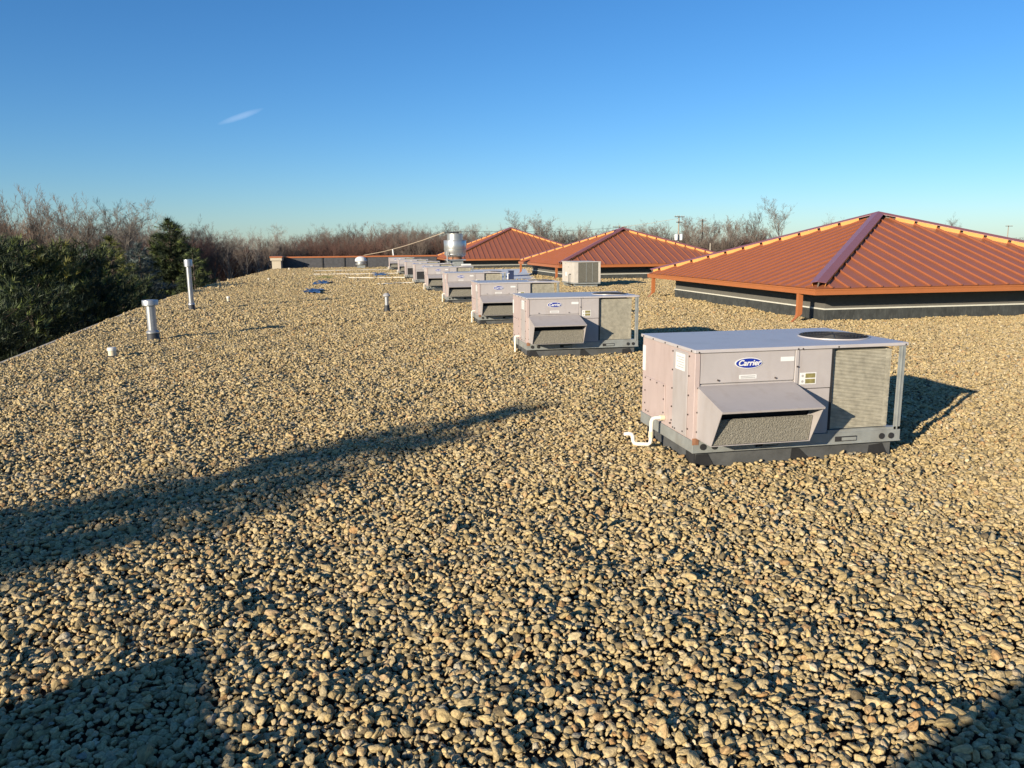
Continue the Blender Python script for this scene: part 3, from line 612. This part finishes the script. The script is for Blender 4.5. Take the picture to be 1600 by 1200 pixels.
# ------------------------------------------------------------------ condensate lines, blue scraps, bare membrane, small box
for k, (a, b2, lb) in enumerate((((491, 424.8), (2.02, 59.9), 'farthest thin white drain line crossing the gravel before the parapet'), ((490, 430.5), (2.28, 50.8), 'thin white drain line running to the eighth air conditioner'),
                                 ((545, 436), (2.34, 43.8), 'thin white drain line running to the seventh air conditioner'), ((590, 446), (2.41, 37.6), 'nearest thin white drain line, running to the sixth air conditioner'))):
    A = at_z(*a); B = Vector((b2[0], b2[1], 0)); q = MB(); nseg = 9; pts = []
    for i in range(nseg+1):
        f_ = i/nseg; pts.append((A.x+(B.x-A.x)*f_, A.y+(B.y-A.y)*f_+0.12*math.sin(f_*7+k), 0.075+0.012*math.sin(i*2.3+k)))
    q.tube(pts+[(B.x-0.02, B.y, 0.24)], 0.021, 8); o = q.build('drain_line', 'pvc', None, smooth=True); tag(o, lb, 'pipe', 'white drain lines on the gravel')
for (px, py, w, d, lb) in ((489, 457, 0.75, 3.2, 'nearest blue plastic scrap lying on the gravel'), (503, 443.5, 0.9, 4.0, 'middle blue plastic scrap lying on the gravel next to moss'), (593, 430, 0.95, 5.5, 'farthest blue plastic scrap lying under a white drain line')):
    p = at_z(px, py); q = MB(); n = 9
    R = random.Random(int(px)); vs = []
    for j in range(n):
        for i in range(n):
            u, v = i/(n-1)-0.5, j/(n-1)-0.5
            rr2 = 1-0.25*R.random()
            vs.append((p.x+(u*w+0.10*w*math.sin(v*9))*rr2, p.y+v*d*rr2*1.0, 0.060+0.05*R.random()))
    q.v = vs; q.f = [(j*n+i, j*n+i+1, j*n+n+i+1, j*n+n+i) for j in range(n-1) for i in range(n-1) if R.random() > 0.22]
    o = q.build('plastic_sheet', 'blue'); tag(o, lb, 'plastic sheet', 'blue scraps on the gravel')
    sm = o.modifiers.new('thickness', 'SOLIDIFY'); sm.thickness = 0.006
p = at_z(508, 435); q = MB()
for i in range(260):
    x, y = p.x+rnd.gauss(0, 0.22), p.y+rnd.gauss(0, 0.9); h = rnd.uniform(0.04, 0.14); dx, dy = rnd.uniform(-.05, .05), rnd.uniform(-.05, .05)
    q.poly([(x-0.02, y, 0), (x+0.02, y, 0.0), (x+dx, y+dy, h)])
tag(q.build('moss', 'moss'), 'small patch of green moss on the gravel beyond the blue scrap', 'moss', kind='stuff')
q = MB(); q.prism([(x, y, -0.026) for x, y in MEMB], (0, 0, 0.036)); tag(q.build('roof_membrane', 'memb'), kind='structure')
t = empty('junction_box', (7.80, 40.6, 0.01)); tag(t, 'small dark blue metal box with a white pipe beside it on the bare membrane', 'box')
q = MB(); q.box(-0.13, 0.13, -0.13, 0.13, 0, 0.44); q.build('body', 'navy', t, bevel=0.01)
q = MB(); q.box(-0.15, 0.15, -0.15, 0.15, 0.441, 0.465); q.build('lid', 'navy', t)
q = MB(); q.tube([(-0.20, -0.15, 0), (-0.20, -0.15, 0.30), (-0.12, -0.135, 0.32)], 0.03, 8); q.build('pipe', 'white', t, smooth=True)

# ------------------------------------------------------------------ parapet at the far end
t = empty('parapet', (0, 69, 0)); tag(t, 'low dark parapet wall with copper coping at the far end of the roof', 'wall')
seams = [-6.62, -4.9, -3.3, -1.45, 0.4, 2.3, 4.2, 6.55]
for a, b2 in zip(seams[:-1], seams[1:]): q = MB(); q.box(a+0.004, b2-0.004, 0, 0.3, -0.03, 0.90); q.build('wall_panel', 'pardark', t)
for a in seams[2:5]: q = MB(); q.box(a-0.05, a+0.05, -0.06, -0.002, 0.02, 0.88); q.build('batten', 'black', t)
q = MB(); q.box(-6.62, 6.55, -0.06, 0.36, 0.901, 1.02); q.build('coping', 'copper', t)
q = MB(); q.box(-7.35, -6.63, -1.5, 0.34, -0.03, 0.72); q.build('pier', 'beige', t)
q = MB(); q.box(-7.45, -6.53, -1.6, 0.44, 0.721, 0.95); q.build('pier_cap', 'beige', t)
q = MB(); q.box(-7.50, -6.48, -1.65, 0.49, 0.951, 1.07); q.build('pier_coping', 'copper', t)
q = MB(); q.tube([(2.9, 69.7, -0.05), (2.75, 69.7, 1.55)], 0.06, 8); tag(q.build('vent_mast', 'white'), 'thin white mast rising behind the farthest air conditioners', 'mast')

# ------------------------------------------------------------------ trees
def bare_mesh(name, m, seed, H=10.0, spread=0.42, lv=(9, 6, 5, 4), trunk_f=0.30, stems=1, tw=0.0105, droop=0.0, r_trunk=0.16):
    R = random.Random(seed); q = MB(); tq = MB()
    def branch(p, d, L, r, lvl, mb):
        n = (5, 4, 3, 2, 1)[lvl]; pts = [p]; rad = [r]; dd = d.copy()
        for k in range(n):
            dd = (dd + Vector((R.gauss(0, .085), R.gauss(0, .085), R.gauss(0, .05)+0.10*(1 if lvl < 3 else 0.5)-droop))).normalized()
            pts.append(pts[-1]+dd*(L/n)); rad.append(max(r*(1-0.72*(k+1)/n), tw*0.6))
        mb.tube(pts, rad, 5 if lvl < 2 else 3, False)
        if lvl >= len(lv): return
        cnt = lv[lvl]
        for c in range(cnt):
            f_ = R.uniform(trunk_f if lvl == 0 else 0.18, 1.0); i = min(int(f_*n), n-1); g_ = f_*n-i
            bp = pts[i].lerp(pts[i+1], g_); br = max(rad[i]*0.55, tw)
            az = R.uniform(0, 6.283); out_ = Vector((math.cos(az), math.sin(az), 0)); base = (pts[i+1]-pts[i]).normalized()
            perp = (out_ - base*out_.dot(base)); perp = perp.normalized() if perp.length > 1e-4 else base.orthogonal()
            ang = R.uniform(0.35, 0.85)*(spread/0.42); nd = (base*math.cos(ang)+perp*math.sin(ang)); nd.z += 0.30 if lvl < 2 else 0.18; nd.normalize()
            LL = L*R.uniform(0.36, 0.58)*(1.2-0.5*f_ if lvl == 0 else 1.0)
            branch(bp, nd, LL, max(min(br, r*0.5), tw), lvl+1, q)
    for s_ in range(stems):
        if stems == 1: branch(Vector((0, 0, -0.1)), Vector((0, 0, 1)), H*0.80, r_trunk, 0, tq)
        else:
            a = R.uniform(0, 6.283); rr_ = R.uniform(0.1, 1.3); branch(Vector((rr_*math.cos(a), rr_*math.sin(a), -0.1)), Vector((math.cos(a)*R.uniform(.1, .5), math.sin(a)*R.uniform(.1, .5), 1)).normalized(), H*R.uniform(.55, .9), 0.04, 0, tq)
    return tq.mesh('trunk', m), q.mesh('crown', m)
BT = [bare_mesh('bare', 'bark', 21, spread=0.42), bare_mesh('bare', 'barkg', 22, spread=0.52), bare_mesh('bare', 'bark', 23, spread=0.46, lv=(11, 6, 5, 4)), bare_mesh('bare', 'barkg', 24, spread=0.60, trunk_f=0.22),
      bare_mesh('bare', 'bark', 25, spread=0.36, lv=(12, 6, 5, 4), trunk_f=0.2)]
TH = [bare_mesh('thicket', 'twig', 31, H=5, stems=22, lv=(7, 6, 5), tw=0.0075, spread=0.40), bare_mesh('thicket', 'twigo', 32, H=5, stems=22, lv=(7, 6, 5), tw=0.0075, spread=0.42), bare_mesh('thicket', 'bark', 33, H=5, stems=22, lv=(7, 6, 5), tw=0.0075, spread=0.45)]
def place_bare(px, vtop, Y, kind, label, group, name='bare_tree', ww=1.0):
    p = at_y(px, vtop, Y); hgt = p.z-GZ; src = BT[kind] if name == 'bare_tree' else TH[kind]; H0 = src[2] if len(src) > 2 else None
    e = empty(name, (p.x, Y, GZ), rnd.uniform(0, 6.28)); sz = max(v.co.z for v in src[1].vertices) if id(src) not in HT else HT[id(src)]; HT[id(src)] = sz
    k = hgt/sz; e.scale = (k*ww, k*ww, k); tag(e, label, 'tree' if name == 'bare_tree' else 'shrub', group)
    link('trunk' if name == 'bare_tree' else 'stems', src[0], e); link('crown', src[1], e); return e
HT = {}
RL = 'leafless tree in the wood behind the conifers on the left'; RLg = 'bare trees in the left wood'
for px, v, Y, k in ((-30, 290, 75, 2), (8, 292, 72, 4), (30, 285, 80, 0), (62, 300, 78, 4), (88, 296, 76, 0), (120, 318, 86, 1), (140, 298, 80, 2), (165, 305, 84, 0), (190, 305, 80, 3), (212, 312, 82, 2), (240, 332, 92, 3), (285, 335, 96, 1), (305, 332, 96, 2), (330, 350, 100, 0), (405, 346, 105, 3), (380, 352, 112, 1), (425, 362, 112, 2), (352, 356, 108, 1)):
    place_bare(px, v+rnd.uniform(-3, 3), Y, k, RL, RLg)
for i in range(12):
    px = -25+i*38+rnd.uniform(-6, 6); place_bare(px, np.interp(px, [0, 90, 115, 150, 215, 240, 320, 360, 405, 440], [303, 308, 328, 312, 318, 340, 345, 358, 352, 368])+rnd.uniform(-4, 8), 94+rnd.uniform(-6, 12)+max(0, px-250)*0.08, rnd.randrange(5), RL, RLg, ww=1.15)
for i in range(17): place_bare(-20+i*26+rnd.uniform(-9, 9), 345+10*rnd.random()+max(0, i-8)*2.2, 118+rnd.uniform(-12, 15), rnd.randrange(5), 'leafless tree deep in the left wood, behind the front trees', 'bare trees deep in the left wood')
for i in range(24):
    px = -20+i*20+rnd.uniform(-8, 8); v = np.interp(px, [0, 40, 60, 120, 150, 220, 320, 380, 440], [335, 340, 372, 372, 350, 345, 360, 366, 384])+rnd.uniform(-5, 5)
    place_bare(px, v, 96+rnd.uniform(-6, 8)+max(0, (px-250)*0.20), 1 if px < 45 else (0 if rnd.random() < 0.72 else 2), 'reddish brown leafless thicket at the foot of the left wood', 'thickets of the left wood', 'thicket', 1.05)
RF = 'leafless tree in the distant tree line behind the far parapet'; RFg = 'bare trees behind the parapet'
for i in range(34):
    px = 432+i*8.6+rnd.uniform(-5, 5); v = np.interp(px, [430, 470, 500, 530, 560, 590, 610, 640, 700, 720], [372, 366, 346, 352, 348, 343, 346, 347, 346, 352])+rnd.uniform(-4, 4)
    place_bare(px, v, 150+rnd.uniform(-20, 30), rnd.randrange(5), RF, RFg, ww=1.15)
for i in range(44):
    px = 432+i*7+rnd.uniform(-4, 4); place_bare(px, np.interp(px, [430, 480, 560, 640, 740], [374, 366, 363, 359, 361])+rnd.uniform(-4, 4), 128+rnd.uniform(-10, 12), 0 if rnd.random() < 0.6 else 2, 'brown leafless thicket behind the far parapet', 'thickets behind the parapet', 'thicket', 1.05)
RM = 'leafless tree in the tree line behind the terracotta roofs'; RMg = 'bare trees behind the terracotta roofs'
for i in range(52):
    px = 728+i*9.2+rnd.uniform(-5, 5); v = np.interp(px, [720, 790, 800, 850, 870, 900, 940, 1000, 1040, 1080, 1120, 1180, 1200], [352, 350, 348, 348, 350, 348, 356, 347, 340, 340, 334, 344, 350])+rnd.uniform(-5, 4)
    place_bare(px, v, 185+rnd.uniform(-20, 35), rnd.randrange(5), RM, RMg, ww=1.1)
for i in range(40):
    px = 735+i*12.5+rnd.uniform(-5, 5); place_bare(px, 364+rnd.uniform(-5, 5), 175+rnd.uniform(-10, 12), 2 if rnd.random() < 0.6 else 0, 'brown leafless thicket behind the terracotta roofs', 'thickets behind the terracotta roofs', 'thicket', 1.3)
for px, v, k, lb in ((812, 323, 3, 'left of two taller leafless trees above the farthest hip roof'), (846, 324, 1, 'right of two taller leafless trees above the farthest hip roof'), (1192, 316, 2, 'slim leafless tree just left of the tallest one on the horizon'), (1221, 302, 3, 'tallest leafless tree on the horizon, above the nearest hip roof'),
                     (1310, 330, 1, 'leafless tree crown peeping over the nearest hip roof left of its peak'), (1487, 330, 2, 'leafless tree crown peeping over the nearest hip roof right of its peak')):
    place_bare(px, v, 165, k, lb, None)
for i in range(26):
    px = 1230+i*17; place_bare(px, np.interp(px, [1230, 1500, 1560, 1650], [378, 372, 373, 371])+rnd.uniform(-3, 3), 330+rnd.uniform(-20, 40), 2 if rnd.random() < .5 else 0, 'low leafless thicket on the horizon at the far right', 'thickets at the far right', 'thicket', 3.2)

def conifer(px, vtop, Y, m, style, label, rad=2.4, bottom=None, pos=None, ztop=None, tuft=0.26, dens=1.0, name='conifer', blunt=0.0):
    if pos is None: p = at_y(px, vtop, Y); pos = (p.x, Y); ztop = p.z
    H = ztop-GZ; R = random.Random(int(abs(pos[0])*91+abs(pos[1])*37)+5)
    t = empty(name, (pos[0], pos[1], GZ)); tag(t, label, 'tree')
    q = MB(); q.tube([(0, 0, -0.2), (0.05, 0.03, H*0.5), (0, 0, H*0.97)], [0.16, 0.10, 0.02], 7); q.build('trunk', 'trunk', t)
    V0 = []; F0 = []; V1 = []; F1 = []
    def needle_tuft(c, d, s_, n, tip=False):
        V, Fc = (V1, F1) if tip else (V0, F0)
        d = d.normalized(); a = d.orthogonal().normalized(); b = d.cross(a); ph = R.random()*6.28
        for i in range(n):
            an = ph+i*2.4; op = R.uniform(0.25, 1.0)
            nd = (d*math.cos(op)+(a*math.cos(an)+b*math.sin(an))*math.sin(op)); L = s_*R.uniform(0.7, 1.15)
            side = nd.cross(Vector((R.uniform(-1, 1), R.uniform(-1, 1), R.uniform(-1, 1)))).normalized()*(s_*0.055)
            base = c + d*R.uniform(-0.5, 0.3)*s_; k = len(V); V.extend((tuple(base-side), tuple(base+side), tuple(base+nd*L))); Fc.append((k, k+1, k+2))
    wood = MB(); z0 = H*0.10 if bottom is None else max(0.3, bottom-GZ)
    lev = max(8, int((H-z0)/0.34))
    for l in range(lev+1):
        f_ = l/lev; z = z0+(H-z0)*f_*0.985
        prof = (1-f_)**(0.85 if style == 'spruce' else 0.60)
        rr_ = rad*(prof*(1-blunt)+blunt*min(1, (1-f_)*4)**0.5)+0.10
        nb = max(4, int((6+rr_*3.2)*dens))
        for b in range(nb):
            az = R.uniform(0, 6.283); L = rr_*R.uniform(0.62, 1.08); rise_ = (R.uniform(-0.28, 0.12) if style == 'spruce' else R.uniform(0.05, 0.55))+f_*0.4
            d = Vector((math.cos(az), math.sin(az), rise_)); p0 = Vector((0, 0, z+R.uniform(-.15, .15)))
            e = p0+d*L
            if b % 3 == 0 and L > 0.5: wood.tube([p0, p0.lerp(e, 0.9)], [0.025, 0.008], 3, False)
            nt_ = max(2, int(L/(tuft*0.62)))
            for k in range(nt_):
                g_ = 1-(k/nt_)**1.3*0.92; c = p0.lerp(e, g_)+Vector((R.gauss(0, .10), R.gauss(0, .10), R.gauss(0, .07)))*min(1, L)
                dd = Vector((d.x, d.y, d.z+(0.9 if style == 'pine' else 0.05)))+Vector((R.gauss(0, .35), R.gauss(0, .35), R.gauss(0, .25)))
                needle_tuft(c, dd, tuft*R.uniform(.75, 1.2), 15, k == 0 and R.random() < 0.45)
    needle_tuft(Vector((0, 0, H-0.1)), Vector((0, 0, 1)), tuft*1.2, 16)
    for nm, V, Fc, mm in (('crown', V0, F0, m), ('branch_tips', V1, F1, {'pine': 'tipg', 'pinel': 'tipy', 'spruce': 'tipg', 'bluesp': 'tipb'}[m])):
        me = bpy.data.meshes.new(nm); me.from_pydata(V, [], Fc); me.materials.append(M[mm]); link(nm, me, t)
    if wood.v: wood.build('branches', 'trunk', t)
    return t
conifer(262, 343, 76, 'spruce', 'spruce', 'tall dark green spruce rising above the other conifers on the left', rad=4.8, tuft=0.44, dens=1.5, name='spruce_tree')
conifer(300, 392, 72, 'spruce', 'spruce', 'small green conifer to the right of the tall spruce, behind the tall flue', rad=2.4, tuft=0.36)
conifer(170, 371, 48, 'pinel', 'spruce', 'yellow-green conifer between the pines and the blue spruce', rad=2.9, tuft=0.32, dens=1.15)
conifer(216, 384, 50, 'bluesp', 'spruce', 'blue-grey spruce in front of the tall dark spruce', rad=3.0, tuft=0.32, dens=1.2, name='spruce_tree')
conifer(128, 389, 44, 'bluesp', 'spruce', 'small blue-grey spruce behind the pines at left', rad=2.2, tuft=0.3, name='spruce_tree')
conifer(22, 378, 33, 'pine', 'pine', 'dark pine at the left edge of the picture', rad=2.6, tuft=0.30, dens=1.2, name='pine_tree')
conifer(62, 396, 34, 'pinel', 'pine', 'bushy pine with yellow-green tips, second from the left edge', rad=2.3, tuft=0.30, dens=1.2, name='pine_tree', blunt=0.4)
conifer(112, 399, 36, 'pine', 'pine', 'broad pine in the middle of the left group', rad=2.8, tuft=0.30, dens=1.2, name='pine_tree', blunt=0.4)
conifer(-40, 385, 30, 'pine', 'pine', 'dark pine just cut off by the left picture edge', rad=2.8, tuft=0.30, name='pine_tree', blunt=0.3)
for k, (x, y, z, r_, lb) in enumerate(((-10.6, 19.5, -0.10, 2.2, 'low pine close to the left roof edge behind the cream stub'), (-10.4, 23.5, 0.1, 2.2, 'low pine behind the stout flue'), (-11.0, 28.5, 0.3, 2.3, 'low pine left of the tall flue'),
                                       (-11.2, 34.0, 0.4, 2.2, 'low pine directly behind the tall flue'), (-10.2, 15.2, -0.4, 2.2, 'low pine at the lower left corner of the tree group'), (-13.2, 24.5, 0.9, 2.4, 'taller pine in the second row behind the stout flue'), (-11.8, 41.5, 0.2, 2.0, 'low pine to the right of the tall flue'))):
    conifer(0, 0, 0, ('pine', 'pine', 'pine', 'spruce', 'pine', 'pinel', 'spruce')[k], 'pine', lb, rad=r_, pos=(x, y), ztop=z, tuft=0.27, dens=1.15, name='pine_tree', blunt=0.45)
# spruce behind the camera by the roof edge, then two unseen casters added for shadow
conifer(0, 0, 0, 'spruce', 'spruce', 'pointed spruce behind the camera, casting the long wedge of shadow on the gravel', rad=1.42, pos=(-10.0, -1.25), ztop=3.93, tuft=0.22, dens=3.0, bottom=0.9, name='spruce_tree')
o = copy_tree(plain); o.location = (-2.82, -0.56, 0); o.rotation_euler = (0, 0, math.radians(112)); tag(o, 'air conditioner copy added out of view left of the camera to cast the lower left shadow', 'air conditioner', 'air conditioners in a row along the roof')  # unit copy added out of view, turned to throw the lower left shadow
t = empty('shadow_caster', (-4.05, -2.22, 0), math.radians(22)); tag(t, 'added unseen bulkhead behind the camera whose shadow enters at lower right', 'blocker')  # unseen box made up and sized to shade the gravel at lower right
q = MB(); q.box(0.06, 2.54, -1.6, -0.06, -0.05, 1.62); q.build('wall', 'stucco', t)
q = MB(); q.box(0, 2.6, -1.66, 0, 1.621, 1.75); q.build('coping', 'copper', t, bevel=0.01)
q = MB(); q.box(0.8, 1.7, -0.058, -0.02, 0.0, 1.5); d_ = q.build('door', 'print', t); q = MB(); q.tube([(1.6, -0.019, 0.75), (1.6, 0.02, 0.75), (1.5, 0.02, 0.75)], 0.012, 8); q.build('handle', 'galv', d_)

# ------------------------------------------------------------------ utility poles, wires, far shed
def pole(px, vtop, Y, m, label, arms, cans=False):
    p = at_y(px, vtop, Y); t = empty('utility_pole', (p.x, Y, GZ), 0.25); tag(t, label, 'utility pole', 'utility poles')
    H = p.z-GZ; q = MB(); q.tube([(0, 0, -0.2), (0, 0, H)], [0.22, 0.14], 8); q.build('post', m, t, smooth=True)
    for dz, w in arms:
        q = MB(); q.box(-w, w, -0.26, -0.15, H-dz-0.08, H-dz+0.08); a = q.build('crossarm', 'poled', t)
        for x in (-w*0.9, -w*0.45, w*0.45, w*0.9): i = MB(); i.lathe([(0.07, H-dz+0.081), (0.07, H-dz+0.30)], (x, -0.2), 8); i.build('insulator', 'print', a)
    if cans:
        for x in (-0.62, 0.62): q = MB(); q.lathe([(0.36, H-5.2), (0.40, H-5.0), (0.40, H-4.1), (0.36, H-3.95), (0.1, H-3.85)], (x, -0.1), 16); q.build('transformer', 'white', t, smooth=True)
    return p
pole(1061, 337, 160, 'pole', 'pale utility pole with crossarms and two white transformer cans', [(0.25, 1.3), (1.4, 0.8)], True)
pole(1098, 342, 175, 'poled', 'thin dark utility pole right of the transformer pole', [(0.5, 0.9)])
pole(1110, 380, 150, 'pole', 'short pale post in front of the white shed', [])
pole(968, 352, 170, 'pole', 'utility pole whose crossarm shows over the peak of the middle hip roof', [(0.4, 1.9)])
pole(1576, 352, 240, 'pole', 'lone pale utility pole at the far right', [(0.3, 2.0)])
def cable(pts, r, label):
    q = MB(); q.tube(pts, r, 6); tag(q.build('cable', 'cable'), label, 'cable', 'overhead cables')
cable([at_y(568, 399, 118), at_y(600, 393, 113), at_y(630, 385, 109), at_y(660, 375.5, 105), at_y(694, 363, 101), at_y(745, 361.5, 112), at_y(860, 362, 140), at_y(966, 356, 169.7)], [0.05, 0.05, 0.05, 0.05, 0.045, 0.02, 0.025, 0.03], 'pale overhead cable sloping down behind the big aluminium fan')
cable([at_y(968, 355, 170), at_y(1015, 349, 165), at_y(1061, 341, 160)], 0.03, 'thin overhead cable between the poles behind the middle hip roof')
p = at_y(1100, 389, 200); p2 = at_y(1146, 389, 200)
t = empty('shed', (p.x, 200, GZ)); tag(t, 'long low white-roofed shed far behind the nearest hip roof', 'shed'); wdt = p2.x-p.x; hh = p.z-GZ
q = MB(); q.box(0, wdt, 0, 12, -0.1, hh-0.95); q.build('wall', 'beige', t)
q = MB(); q.prism([(-0.3, -0.4, hh-0.94), (-0.3, 6, hh), (-0.3, 12.4, hh-0.94)], (wdt+0.6, 0, 0)); q.build('shed_roof', 'white', t)
print('stones', NP_, 'objects', len(S.objects))
